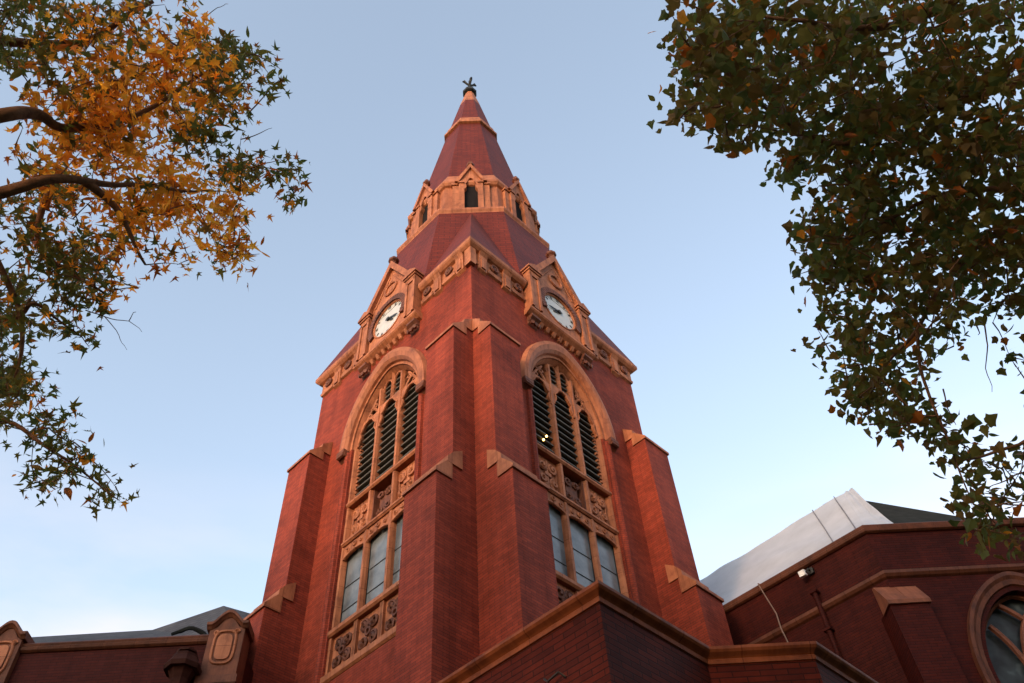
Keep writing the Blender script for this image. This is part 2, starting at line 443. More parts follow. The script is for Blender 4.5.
    # curved bars branching from the mullions to the arch
    for sg in (-1, 1):
        pts = []
        for k in range(9):
            u = k / 8; pts.append(F(sg * (.52 + .62 * u ** 1.7), -.2, 20.75 + 1.0 * math.sin(u * math.pi / 2) ** .8))
        mb.tube(pts, .05, 6)
        pts = [F(sg * (1.36 - .62 * (k / 8) ** 1.5), -.2, 20.75 + 1.25 * k / 8) for k in range(9)]
        mb.tube(pts, .05, 6)
        pts = [F(sg * (.52 + .05 * math.sin(k)), -.18, 21.1 + .12 * k) for k in range(9)]
        mb.tube(pts, .035, 5)
        for cx in (.24,):
            pts = [F(sg * (cx + .2 * math.cos(th)), -.2, 21.98 + .45 * math.sin(th) ** .7) for th in [math.pi * (.02 + .96 * k / 10) for k in range(11)]]
            mb.tube(pts, .035, 5)
        # small curled crockets
        scroll(mb, F, sg * 1.02, 21.42, .12, 1.2, -.2, sg, .03)
        scroll(mb, F, sg * .78, 21.75, .1, 1.2, -.2, -sg, .028)
    mb.build('tracery', TERRA, win)
    # carved panels: upper row between louvers and glazing
    for i, (c, hw) in enumerate(LIGHTS):
        mid = (i == 1)
        mb = MB()
        o = -.36 if mid else -.24
        mb.box(F, c - hw - .02, c + hw + .02, -.55, o, 16.84, 18.06)
        if mid:      # deep niche with a shield
            for a0, a1 in ((c - hw - .02, c - hw + .06), (c + hw - .06, c + hw + .02)): mb.box(F, a0, a1, o, -.17, 16.84, 18.06)
            mb.prism_az(F, [(c - .2, 17.9), (c - .22, 17.4), (c - .12, 17.1), (c, 16.98), (c + .12, 17.1), (c + .22, 17.4), (c + .2, 17.9), (c, 17.82)], o, o + .1)
            for sg in (-1, 1):
                scroll(mb, F, c + sg * .16, 17.72, .13, 1.4, o + .12, sg, .035)
                scroll(mb, F, c + sg * .17, 17.2, .12, 1.4, o + .12, -sg, .035)
        else:
            mb.tube([F(c, o, 16.95), F(c, o, 17.95)], .05, 6)
            for sg in (-1, 1):
                scroll(mb, F, c + sg * .19, 17.70, .17, 1.5, o + .03, sg, .042, math.pi / 2)
                scroll(mb, F, c + sg * .19, 17.20, .17, 1.5, o + .03, -sg, .042, -math.pi / 2)
                mb.tube([F(c + sg * .3, o, 17.95), F(c + sg * .33, o + .03, 17.5), F(c + sg * .3, o, 16.95)], .025, 5)
            mb.box(F, c - .12, c + .12, o, o + .06, 17.39, 17.51)
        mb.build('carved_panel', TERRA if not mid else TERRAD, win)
    # cusped heads over the glazing
    mb = MB()
    for c, hw in LIGHTS:
        lv = []
        for k in range(9):
            y = k / 8; lv.append((16.28 + .13 * y, hw * (1 - .95 * y ** 2.6 if y < .99 else .05)))
        lv.append((16.70, 0))
        strip_plate(mb, F, c - hw - .08, c + hw + .08, lv, -.2, -.12, c)
        scroll(mb, F, c, 16.56, .09, 1.3, -.12, 1, .03)
        for sg in (-1, 1): scroll(mb, F, c + sg * .27, 16.52, .07, 1.1, -.12, -sg, .025)
        for sg in (-1, 1): mb.tube([F(c + sg * wv, -.125, z) for z, wv in lv[:-1]], .035, 5)
    mb.build('cusped_head', TERRA, win)
    # glazing
    for c, hw in LIGHTS:
        mb = MB(); mb.box(F, c - hw - .06, c + hw + .06, -.28, -.26, 14.1, 16.5)
        g = mb.build('pane', GLASS, win)
    for c, hw in LIGHTS:
        for z in (14.75, 15.45):
            mb = MB(); mb.box(F, c - hw - .04, c + hw + .04, -.258, -.245, z, z + .018); mb.build('glazing_bar', IRON, win)
        mb = MB()
        mb.box(F, c - hw, c + hw, -.256, -.23, 14.16, 14.23)
        for sg in (-1, 1): mb.box(F, c + sg * hw - .02, c + sg * hw + .02, -.257, -.235, 14.16, 16.4)
        mb.build('sash', IRON, win)
    # lower carved panels
    for c, hw in LIGHTS:
        mb = MB()
        mb.box(F, c - hw - .11, c + hw + .11, -.55, -.14, 12.95, 13.98)
        for a0, a1, z0, z1 in ((c - hw - .11, c - hw, 12.95, 13.98), (c + hw, c + hw + .11, 12.95, 13.98)):
            mb.box(F, a0, a1, -.14, -.06, z0, z1)
        mb.build('carved_panel', TERRA, win)
        mb = MB()
        for sa in (-1, 1):
            for sz in (-1, 1):
                scroll(mb, F, c + sa * .17, 13.46 + sz * .22, .17, 1.5, -.12, sa * sz, .042, math.pi / 4)
        mb.tube([F(c + .09 * math.cos(t), -.1, 13.46 + .09 * math.sin(t)) for t in [k * math.pi / 4 for k in range(9)]], .04, 5)
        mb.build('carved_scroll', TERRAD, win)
    return win
belfry_window(FL); belfry_window(FR)

# lit lamps behind the right belfry louvers
for a, z in ((-1.02, 18.75), (-1.1, 18.6)):
    pass

def clock_gable(F, hands):
    mb = MB()
    o0 = .24
    CZ, CR = 25.03, .74
    # wall plate with a round opening (front), tapering gable above
    n = 24
    strip = [(24.0, 0), (CZ - CR, 0)] + [(CZ + CR * math.sin(-math.pi / 2 + math.pi * k / n), CR * math.cos(-math.pi / 2 + math.pi * k / n)) for k in range(n + 1)] + [(26.15, 0)]
    lv = [(z, w_) for z, w_ in strip]
    strip_plate(mb, F, -.92, .92, lv, .08, o0)
    mb.box(F, -.92, .92, -.6, .10, 24.0, 26.15)
    mb.prism_az(F, [(-1.25, 26.15), (1.25, 26.15), (0, 28.15)], -.9, o0)
    # raised trefoil-ish panel in the gable
    mb.tube([F(.3 * math.cos(t), o0 + .02, 26.75 + .3 * math.sin(t)) for t in [k * math.pi / 8 for k in range(17)]], .05, 6)
    for sg in (-1, 1): mb.tube([F(sg * .78, o0, 26.3), F(sg * .1, o0, 27.5)], .045, 5)
    # sill ledge under the clock with corbels
    mb.prism_oz(F, [(-.02, 23.72), (.12, 23.76), (.26, 23.86), (.30, 23.91), (.30, 24.0), (.25, 24.04), (-.02, 24.04)], -1.5, 1.5)
    for k in range(7):
        a = -.84 + k * .28; mb.prism_oz(F, [(-.02, 23.56), (.08, 23.60), (.17, 23.74), (-.02, 23.74)], a - .06, a + .06)
    part = mb.build('clock_gable', TERRA, tower)
    # voussoir ring
    mb = MB()
    for k in range(26):
        t0, t1 = R_(-30) + R_(240) * k / 26, R_(-30) + R_(240) * (k + .86) / 26
        pr = [(r * math.cos(t), CZ + r * math.sin(t)) for r, t in ((CR + .02, t0), (CR + .24, t0), (CR + .24, t1), (CR + .02, t1))]
        mb.prism_az(F, pr, o0 - .01, o0 + .08)
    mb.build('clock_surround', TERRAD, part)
    mb = MB()
    rg = [[F((CR + dr) * math.cos(t), o, CZ + (CR + dr) * math.sin(t)) for dr, o in ((-.02, .18), (-.045, .225), (-.01, o0 + .03), (.03, o0 + .02), (.03, .14))] for t in [2 * math.pi * k / 40 for k in range(41)]]
    mb.loft(rg, caps=False)
    mb.build('clock_rim', TERRA, part)
    # clock face
    mb = MB(); mb.poly([F(CR * math.cos(t), .21, CZ + CR * math.sin(t)) for t in [2 * math.pi * k / 48 for k in range(48)]])
    face = mb.build('clock_face', WHITE, part)
    mb = MB()
    for k in range(12):
        t = math.pi / 6 * k; c_, s_ = math.cos(t), math.sin(t)
        mb = MB()
        for dt in ((-.022, .022) if k % 3 else (-.05, 0, .05)):
            pr = []
            for r, d in ((.56, -.012), (.67, -.012), (.67, .012), (.56, .012)):
                pr.append((r * c_ - (d + dt) * s_, CZ + r * s_ + (d + dt) * c_))
            mb.prism_az(F, pr, .211, .218)
        mb.build('hour_mark', IRON, part)
    for (ang, ln, wd, oo) in hands:
        mb = MB(); c_, s_ = math.cos(ang), math.sin(ang)
        pr = [(x * c_ - y * s_, CZ + x * s_ + y * c_) for x, y in ((-.14, -wd * .8), (0, -wd), (ln * .7, -wd * 1.1), (ln, 0), (ln * .7, wd * 1.1), (0, wd), (-.14, wd * .8))]
        mb.prism_az(F, pr, oo, oo + .012)
        mb.tube([F(0, oo - .02, CZ), F(0, oo + .03, CZ)], .075, 10)
        mb.build('clock_hand', IRON, part)
    # pilasters
    for sg in (-1, 1):
        mb = MB(); c = sg * 1.2
        mb.box(F, c - .23, c + .23, -.3, .31, 24.04, 26.0)
        for a0, a1 in ((c - .23, c - .13), (c + .13, c + .23)): mb.box(F, a0, a1, .31, .35, 24.04, 25.9)
        mb.box(F, c - .23, c + .23, .31, .35, 25.75, 26.0)
        mb.box(F, c - .27, c + .27, -.3, .39, 26.0, 26.1)
        mb.prism_az(F, [(c - .32, 26.1), (c + .32, 26.1), (c + .32, 26.18), (c, 26.44), (c - .32, 26.18)], -.4, .43)
        mb.build('pilaster', TERRA, part)
        mb = MB()     # console below
        mb.prism_oz(F, [(-.02, 23.3), (.07, 23.42), (.13, 23.54), (.24, 23.62), (.24, 23.72), (-.02, 23.72)], c - .19, c + .19)
        mb.tube([F(c - .2, .09, 23.52), F(c + .2, .09, 23.52)], .06, 7)
        for k in (-1, 0, 1): mb.tube([F(c + k * .12, .12, 23.36), F(c + k * .16, .2, 23.34)], .07, 6)
        mb.build('console', TERRAD, part)
    # raking copings
    for sg in (-1, 1):
        mb = MB()
        mb.prism_az(F, [(sg * 1.38, 26.05), (sg * 1.12, 26.05), (sg * .0, 27.95), (sg * .0, 28.38)], -1.0, .38)
        mb.build('gable_coping', TERRA, part)
    mb = MB()
    mb.loft([[F(r * math.cos(k * math.pi / 4), .25 + r * math.sin(k * math.pi / 4), z) for k in range(8)] for r, z in ((.10, 28.2), (.11, 28.36), (.19, 28.42), (.20, 28.5), (.09, 28.58), (.11, 28.66), (.03, 28.76))])
    mb.build('finial', TERRAD, part)
    return part
clock_gable(FL, [(R_(200), .55, .035, .240), (R_(223), .36, .05, .222)])
clock_gable(FR, [(R_(190), .55, .035, .240), (R_(213), .36, .05, .222)])

def cornice():
    """terracotta cornice: lip, carved frieze, hanging corbels, either side of the clock gables"""
    def lip(mb, F, a0, a1, m0, m1):
        # profile in (o,z); mitred ends at tower corners
        prof = [(-.02, 24.50), (.05, 24.50), (.07, 24.60), (.04, 24.66), (.04, 25.08), (.14, 25.12), (.22, 25.20), (.25, 25.26), (.25, 25.40), (.22, 25.45), (-.02, 25.46)]
        mb.hull8([F(a0 - (o if m0 else 0), o, z) for o, z in prof], [F(a1 + (o if m1 else 0), o, z) for o, z in prof])
    def orn(mb, mbd, F, a0, a1):
        n = 4; st = (a1 - a0) / n
        for k in range(n):
            c = a0 + st * (k + .5)
            if k in (0, 2) :
                mb.prism_oz(F, [(0, 24.24), (.09, 24.30), (.10, 24.6), (.12, 25.02), (.20, 25.14), (0, 25.14)], c - .17, c + .17)
                mb.box(F, c - .09, c + .09, .1, .135, 24.36, 24.9)
            else:
                pts = [F(c + .13 * math.cos(t), .08, 24.87 + .13 * math.sin(t)) for t in [j * math.pi / 5 for j in range(11)]]
                m2 = MB(); mbd.append(m2); m2.tube(pts, .055, 6)
                m2.tube([F(c, .02, 24.87), F(c, .12, 24.87)], .06, 6)
                mb.prism_oz(F, [(0, 24.40), (.08, 24.44), (.10, 24.58), (0, 24.58)], c - .28, c + .28)
    # near corner: one mesh wrapping both faces
    mb, md = MB(), []
    for F in (FL, FR):
        lip(mb, F, -H, -1.5, True, False); orn(mb, md, F, -H + .16, -1.52)
    mb.box(FL, -H - .12, -H + .16, -.1, .12, 24.26, 25.14)
    c = mb.build('cornice', TERRA, tower)
    for m2 in md: m2.build('carved_rosette', TERRAD, c)
    for F in (FL, FR):
        mb, md = MB(), []
        lip(mb, F, 1.5, H, False, True); orn(mb, md, F, 1.52, H - .1)
        c = mb.build('cornice', TERRA, tower)
        for m2 in md: m2.build('carved_rosette', TERRAD, c)
    for F in (FBL, FBR):
        mb = MB(); lip(mb, F, -H, H, True, True); mb.build('cornice', TERRA, tower)
cornice()

# ------------------------------------------------------------------ the spire
TAN8 = math.tan(math.pi / 8)
def apo(z): return 3.87 - (z - 25.5) * .1476
def octring(a, z, rot=0):
    r = a / math.cos(math.pi / 8)
    return [Vector((r * math.cos(math.pi / 8 + k * math.pi / 4), r * math.sin(math.pi / 8 + k * math.pi / 4), z)) for k in range(8)]
def spire():
    mb = MB()
    z0, z1 = 25.47, 31.55
    mb.loft([octring(apo(z0), z0), octring(apo(z1), z1)], caps=False)
    # broaches over the four square corners
    c = H + .22
    for ang in (-90, 0, 90, 180):
        d = Vector((math.cos(R_(ang)), math.sin(R_(ang)), 0)); p = Vector((-d.y, d.x, 0))
        tip = d * (c * S2) + Vector((0, 0, z0))
        a = apo(z0)
        L_ = d * a + p * (a * TAN8); L_.z = z0; R__ = d * a - p * (a * TAN8); R__.z = z0
        # stretch feet along the eave of each square side
        apex = d * (apo(31.4) + .02) + Vector((0, 0, 31.4))
        mb.add([tip, L_ , R__, apex], [(0, 1, 3), (0, 3, 2)])
    # eave deck
    mb.poly([Vector((0, -c * S2, z0)), Vector((c * S2, 0, z0)), Vector((0, c * S2, z0)), Vector((-c * S2, 0, z0))])
    return mb.build('spire', SPIREB, tower, recalc=True)
SPIREB = brick_mat('spire_tile', (.175, .030, .016), (.120, .022, .014), (.06, .015, .012), bw=.40, bh=.17, mort=.012, rough=.5, stain=.25, spec=.07)
spire()
mb = MB()
mb.loft([octring(a, z) for a, z in ((apo(31.5) + .01, 31.42), (2.99, 31.5), (3.05, 31.62), (3.05, 31.74), (2.95, 31.82), (2.5, 31.9))])
mb.build('spire_band', TERRAJ, tower)
mb = MB()
mb.loft([octring(a, z) for a, z in ((2.62, 31.86), (2.56, 34.3))], caps=False)
mb.build('lantern_wall', TERRAJ, tower)
mb = MB()
mb.loft([octring(a, z) for a, z in ((2.5, 34.22), (2.66, 34.3), (2.74, 34.42), (2.74, 34.55), (2.66, 34.6), (2.38, 35.62), (2.30, 35.64))])
mb.build('lantern_cornice', TERRA, tower)
mb = MB()
mb.loft([octring(apo(35.6) - .03, 35.55), octring(apo(43.6), 43.6)], caps=False)
mb.loft([octring(apo(44.0), 44.0), octring(apo(48.1), 48.1)], caps=False)
mb.build('upper_spire', SPIREB, tower)
mb = MB()
mb.loft([octring(a, z) for a, z in ((apo(43.5), 43.45), (apo(43.5) + .12, 43.5), (apo(43.5) + .13, 43.62), (apo(43.6) + .05, 43.7), (apo(44) + .03, 44.3), (apo(44.3), 44.36))])
mb.build('spire_band', TERRA, tower)
mb = MB()
mb.loft([octring(a, z) for a, z in ((apo(48.1) + .02, 48.0), (.22, 50.0), (.34, 50.08), (.36, 50.25), (.24, 50.4), (.10, 50.6))])
tip = mb.build('spire_tip', TERRA, tower)
mb = MB()
mb.loft([octring(a, z) for a, z in ((.25, 49.98), (.37, 50.06), (.39, 50.22), (.27, 50.40), (.14, 50.62), (.06, 50.9))])
mb.tube([(0, 0, 50.8), (0, 0, 52.0)], .06, 6)
for ang in (20, 110, 200, 290):
    d = Vector((math.cos(R_(ang)), math.sin(R_(ang)), 0))
    mb.tube([Vector((0, 0, 51.35)), Vector((0, 0, 51.5)) + d * .18, Vector((0, 0, 51.68)) + d * .30, Vector((0, 0, 51.85)) + d * .30], [.07, .07, .09, .04], 6)
    mb.tube([Vector((0, 0, 51.66)) + d * .30, Vector((0, 0, 51.6)) + d * .42], [.08, .04], 5)
mb.build('cross_finial', IRON, tower)

def spire_dormer(k):
    ang = -90 + 45 * k
    n = (math.cos(R_(ang)), math.sin(R_(ang))); t = (-n[1], n[0])
    F = Frame(t, n)
    mb = MB()
    o0 = 2.80
    # jambs either side of the opening
    for sg in (-1, 1):
        mb.box(F, sg * .27, sg * .50, 2.45, o0, 31.86, 34.2)
        mb.box(F, sg * .50, sg * .76, 2.45, o0 - .08, 31.86, 34.15)
        mb.box(F, sg * .27, sg * .54, 2.3, o0 + .05, 34.2, 34.32)
        mb.box(F, sg * .54, sg * .80, 2.3, o0 - .02, 34.15, 34.27)
    mb.box(F, -.27, .27, 2.45, o0 + .03, 31.86, 32.0)
    d = mb.build('spire_dormer', TERRA, tower)
    mb = MB()
    lv = [(33.75, .27)]
    for q in range(1, 11):
        y = q / 10; lv.append((33.75 + .95 * y, .27 * math.sqrt(max(0, 1 - y ** 1.5)) * (1 - .28 * abs(math.sin(2 * math.pi * y)))))
    # gable plate with the pointed opening cut in it
    for (z0, w0), (z1, w1) in zip(lv, lv[1:]):
        for sg in (-1, 1):
            e0 = max(w0, min(.54, (35.7 - z0) / 1.42 * .54) if z0 > 34.2 else .27); e1 = max(w1, min(.54, (35.7 - z1) / 1.42 * .54) if z1 > 34.2 else .27)
            p = [(sg * e0, z0), (sg * w0, z0), (sg * w1, z1), (sg * e1, z1)]
            mb.hull8([F(a, 2.4, z) for a, z in p], [F(a, o0 - .02, z) for a, z in p])
    e = (35.7 - 34.7) / 1.42 * .54
    mb.prism_az(F, [(-e, 34.7), (e, 34.7), (0, 35.55)], 2.0, o0 - .02)
    for sg in (-1, 1):
        mb.prism_az(F, [(sg * .66, 34.26), (sg * .50, 34.26), (0, 35.50), (0, 35.80)], 2.0, o0 + .08)
    mb.build('gable', TERRA, d)
    mb = MB(); mb.poly([F(-.28, 2.632, 31.9), F(.28, 2.632, 31.9), F(.28, 2.60, 34.2), F(.12, 2.60, 34.6), F(0, 2.6, 34.7), F(-.12, 2.60, 34.6), F(-.28, 2.60, 34.2)])
    mb.build('dark_opening', DARK, d)
    mb = MB()
    mb.loft([[F(r * math.cos(j * math.pi / 3), 2.72 + r * math.sin(j * math.pi / 3), z) for j in range(6)] for r, z in ((.07, 35.6), (.08, 35.78), (.17, 35.85), (.17, 35.97), (.07, 36.05), (.10, 36.16), (.02, 36.28))])
    mb.build('finial', TERRAD, d)
for k in range(8): spire_dormer(k)

# lamps in the belfry, seen between the right louvers
for (u, v) in ((545, 436), (541, 441)):
    pass

# ------------------------------------------------------------------ porch in front of the tower
porch = thing('church_porch', 'low red brick church porch with terracotta cornice in front of the tower foot', 'porch', (1.38, -12.84, 0))
def porch_build():
    A = Vector((1.38, -12.84, 0))
    B = A + Vector((*tr, 0)) * 1.80
    C_ = Vector((B.x + 1.17, B.y, 0)); D_ = C_ + Vector((*tr, 0)) * 6.0
    Z = A + Vector((*tl, 0)) * 7.0
    back1, back0 = Vector((5.0, -3.0, 0)), Vector((-1.0, -5.4, 0))
    outline = [Z, A, B, C_, D_, back1, back0]
    def ring(off, z):
        pts = []
        n = len(outline)
        for i in range(n):
            p0, p, p1 = outline[i - 1], outline[i], outline[(i + 1) % n]
            d0 = (p - p0).normalized(); d1 = (p1 - p).normalized()
            n0 = Vector((d0.y, -d0.x, 0)); n1 = Vector((d1.y, -d1.x, 0))
            b = (n0 + n1); b = b / max(.3, b.dot(n0)) if b.length > .01 else n0
            pts.append(p + b * off + Vector((0, 0, z)))
        return pts
    LIP = .10       # outline above is the lip; the wall stands back from it
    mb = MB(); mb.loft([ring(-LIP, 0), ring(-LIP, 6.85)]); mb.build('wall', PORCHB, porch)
    mb = MB()
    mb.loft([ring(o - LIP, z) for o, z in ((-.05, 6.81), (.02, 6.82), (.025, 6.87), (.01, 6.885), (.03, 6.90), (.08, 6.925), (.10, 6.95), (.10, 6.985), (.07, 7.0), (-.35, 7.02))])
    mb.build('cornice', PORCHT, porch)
    mb = MB(); mb.loft([ring(o - LIP, z) for o, z in ((-.03, .0), (.12, .0), (.12, .7), (.0, .85))]); mb.build('plinth', TERRAD, porch)
    # capped pilaster on the left face, close to the corner
    F = Frame(tl, nl, A + Vector((*nl, 0)) * -LIP)
    mb = MB(); mb.box(F, .16, .62, -.02, .12, 0, 5.62); p = mb.build('pilaster', PORCHB, porch)
    mb = MB(); mb.prism_oz(F, [(-.02, 5.60), (.16, 5.60), (.16, 5.68), (-.02, 5.86)], .14, .64); mb.build('pilaster_cap', TERRA, p)
    # round headed doorway on the left face, out of frame
    mb = MB(); mb.prism_az(F, [(2.2, .0), (3.8, .0), (3.8, 2.4)] + [(3.0 + .8 * math.cos(t), 2.4 + .8 * math.sin(t)) for t in [k * math.pi / 8 for k in range(1, 8)]] + [(2.2, 2.4)], -.02, .03)
    mb.build('door', plain_mat('oak', (.12, .06, .03), .5), porch)
    mb = MB()
    for sg in (-1, 1):
        mb.loft([[F(3.0 + sg * r * math.cos(t), o, 2.4 + r * math.sin(t)) for r, o in ((.8, .003), (.8, .12), (1.05, .15), (1.1, .003))] for t in [k * math.pi / 16 for k in range(9)]])
    for a in (2.2, 3.8):
        sg = -1 if a < 3 else 1
        mb.box(F, a, a + sg * .27, .003, .13, .86, 2.4)
    mb.build('door_surround', TERRA, porch)
    return F
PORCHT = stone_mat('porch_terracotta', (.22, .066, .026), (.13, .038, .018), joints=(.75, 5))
PF = porch_build()
mb = MB()
mb.tube([PF(.62, .02, 6.25), PF(.66, .07, 6.3), PF(.80, .08, 6.26), PF(.86, .06, 6.32)], .012, 5)
mb.tube([PF(.92, .02, 6.18), PF(.96, .1, 6.27), PF(1.10, .09, 6.33), PF(1.16, .04, 6.25), PF(1.2, .05, 6.16)], .014, 5)
tag(mb.build('wire_bracket', IRON), 'small dark bent wire bracket on the porch wall just below its cornice', 'wire bracket')

# ------------------------------------------------------------------ nave on the right
nave = thing('church_nave', 'large dark red brick church hall with white covered roof, right of the tower', 'church hall', (11, 0, 0))
NF = Frame((1 / S2, -1 / S2), nl, (9.48, -2.89, 0))       # a: negative goes back-left
YF = Frame((1, 0), (0, -1), (0, -2.89, 0))
XR = 15.1
RF = Frame((1 / S2, 1 / S2), (1 / S2, -1 / S2), (XR, -2.89, 0))
def nave_build():
    ZP = 15.5
    AW, AC, AZS, AH = 1.42, 12.28, 11.35, 2.12
    mb = MB()
    mb.box(NF, -9, 0, -.5, 0, 0, ZP - .2)
    lv = [(8.6, AW), (AZS, AW)] + [(AZS + y, x) for x, y in arch_profile(AW, AH)[1:]] + [(ZP - .2, 0)]
    mb.box(YF, 9.48, XR, -.5, 0, 0, 8.6)
    strip_plate(mb, YF, 9.48, XR, lv, -.5, 0, AC)
    mb.box(RF, 0, 9, -.5, 0, 0, ZP - .2)
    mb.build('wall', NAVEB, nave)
    def run(name, prof, mat):
        mb = MB()
        k = math.tan(math.pi / 8)
        for F, a0, a1, m0, m1 in ((NF, -9, 0, 0, 1), (YF, 9.48, XR, 1, 1), (RF, 0, 9, 1, 0)):
            mb.hull8([F(a0 - (o * k if m0 else 0), o, z) for o, z in prof], [F(a1 + (o * k if m1 else 0), o, z) for o, z in prof])
        return mb.build(name, mat, nave)
    run('parapet_coping', [(-.5, 15.27), (.04, 15.27), (.10, 15.30), (.12, 15.36), (.07, 15.40), (.09, 15.48), (.04, 15.53), (-.55, 15.55)], COPN)
    run('string_course', [(-.02, 13.94), (.06, 13.98), (.11, 14.04), (.11, 14.12), (-.02, 14.2)], COPN)
    # corner pilaster with a sloped two block cap
    mb = MB(); mb.box(YF, 9.12, 10.02, -.75, .30, 0, 13.10)
    p = mb.build('pilaster', NAVEB, nave)
    mb = MB(); mb.prism_oz(YF, [(.36, 13.04), (.36, 13.14), (-.02, 13.74), (-.1, 13.74), (-.1, 13.04)], 9.08, 9.56)
    mb.prism_oz(YF, [(.35, 13.05), (.35, 13.15), (-.02, 13.75), (-.1, 13.75), (-.1, 13.05)], 9.566, 10.06)
    mb.build('pilaster_cap', stone_mat('pale_terracotta', (.25, .085, .042), (.14, .05, .028)), p)
    # pointed window
    mb = MB()
    prof = [(1.42, 2.12, -.3), (1.45, 2.16, -.1), (1.50, 2.22, -.03), (1.53, 2.26, .05), (1.62, 2.38, .07), (1.68, 2.46, .12), (1.76, 2.56, .12), (1.78, 2.58, .003)]
    arcs = [(arch_profile(a, h), o) for a, h, o in prof]
    for sg in (-1, 1):
        rows = [[YF(AC + sg * arc[0][0], o, 8.6) for arc, o in arcs]] + [[YF(AC + sg * arc[k][0], o, AZS + arc[k][1]) for arc, o in arcs] for k in range(15)]
        mb.loft(rows)
    win = mb.build('arched_window', COPN, nave)
    mb = MB(); mb.poly([YF(AC - AW, -.36, 8.6), YF(AC + AW, -.36, 8.6)] + [YF(AC + x, -.36, AZS + y) for x, y in arch_profile(AW, AH)] + [YF(AC - x, -.36, AZS + y) for x, y in arch_profile(AW, AH)[:-1][::-1]])
    mb.build('pane', LEADG, win)
    mb = MB()
    for a in (-.45, .45): mb.box(YF, AC + a - .06, AC + a + .06, -.35, -.16, 8.6, 11.7)
    prof_ = arch_profile(AW, AH, 20)
    for a in (-.47, .47, -1.42, 1.42):      # intersecting curved bars springing from each mullion
        for sg in (-1, 1):
            pts = []
            for x, y in prof_:
                px_ = a + sg * (AW - x)
                if abs(px_) > x + .02: break
                pts.append(YF(AC + px_, -.24, AZS + y))
            if len(pts) > 2: mb.tube(pts, .07, 6)
    mb.build('tracery', TERRAD, win)
    # roof: ridge runs parallel with the left wall
    E_ = Vector((11.5, 1.19, 20.0)); tback = Vector((-1 / S2, 1 / S2, 0))
    eL0 = NF(0, -.45, 15.3); eL1 = NF(-9, -.45, 15.3)
    E1 = E_ + tback * 11
    eY0 = YF(9.6, -.4, 15.3); eY1 = Vector((13.1, -2.3, 15.35)); eR = Vector((20, 3.5, 15.3)); EB = Vector((15, 10, 15.3))
    mb = MB()
    mb.poly([E_, eY0, eY1]); mb.poly([E_, eY1, Vector((15.2, -2.4, 15.2)), eR]); mb.poly([E_, eR, EB + tback * 6, E1])
    mb.build('roof', ROOFD, nave)
    # white membrane over the left slope, lapping round the hip, with gathered seams
    mb = MB(); n, m_ = 40, 16
    def P(i, j):
        u = i / n; v = j / m_
        top = E_.lerp(E1, u); bot = eL0.lerp(eL1, u)
        p = top.lerp(bot, v)
        k = noise.noise(Vector((u * 9, v * 2.2, 3.1))) * .06 + .02 * math.sin(u * 46 + v * 1.2) * (1 - v) * .6
        sag = -.10 * math.sin(math.pi * v)
        fold = .035 * math.sin(v * 9 + u * 14 + 2.5 * noise.noise(Vector((u * 5, v * 2, 1))))
        return p + Vector((-.4, -.4, .45)).normalized() * (.12 + k + fold + sag * .4)
    for i in range(n):
        for j in range(m_): mb.poly([P(i, j), P(i + 1, j), P(i + 1, j + 1), P(i, j + 1)])
    # lap over the front hip
    def Q(i, j):
        u = i / 10; v = j / 12
        a = P(0, v * m_); b = (E_ + Vector((.25, -.12, .10))).lerp(Vector((10.85, -2.45, 15.42)), v)
        w_ = u * (1 - .25 * math.sin(v * math.pi))
        p = a.lerp(b, w_)
        return p + Vector((0, -.16, .14)) * u * (.6 + .6 * noise.noise(Vector((u * 4, v * 3, 9))))
    for i in range(10):
        for j in range(12): mb.poly([Q(i, j), Q(i + 1, j), Q(i + 1, j + 1), Q(i, j + 1)])
    tp = mb.build('white_roof_cover', TARP, nave, smooth=True, recalc=False)
    mb = MB()
    for u, bu in ((.03, .0), (.115, .17)):
        i = int(u * n); mb.tube([P(i, j) + Vector((-.02, -.02, .03)) for j in range(m_ + 1)], .018, 5)
    mb.build('cover_seam', TARPS, tp)
    mb = MB(); mb.poly([NF(-9, -.4, 15.25), NF(0, -.4, 15.25), YF(XR, -.4, 15.25), RF(9, -.4, 15.25), Vector((15, 12, 15.25))]); mb.build('roof_deck', ROOFD, nave)
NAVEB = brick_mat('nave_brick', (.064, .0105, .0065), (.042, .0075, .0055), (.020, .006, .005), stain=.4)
COPN = stone_mat('brown_terracotta', (.125, .040, .020), (.075, .025, .015), joints=(.7, 4))
TARPS = plain_mat('membrane_seam', (.14, .14, .16), .7)
def lead():
    m, t, b = newmat('leaded_glass')
    g = t.nodes.new('ShaderNodeNewGeometry')
    n = noise_tex(t, g.outputs['Position'], 2.0, 2)
    t.links.new(ramp(t, n, [(.40, (.015, .016, .018)), (.62, (.03, .04, .045)), (.80, (.12, .15, .16))]), b.inputs['Base Color']); b.inputs['Roughness'].default_value = .3; b.inputs['Specular IOR Level'].default_value = .15
    return m
LEADG = lead()
nave_build()
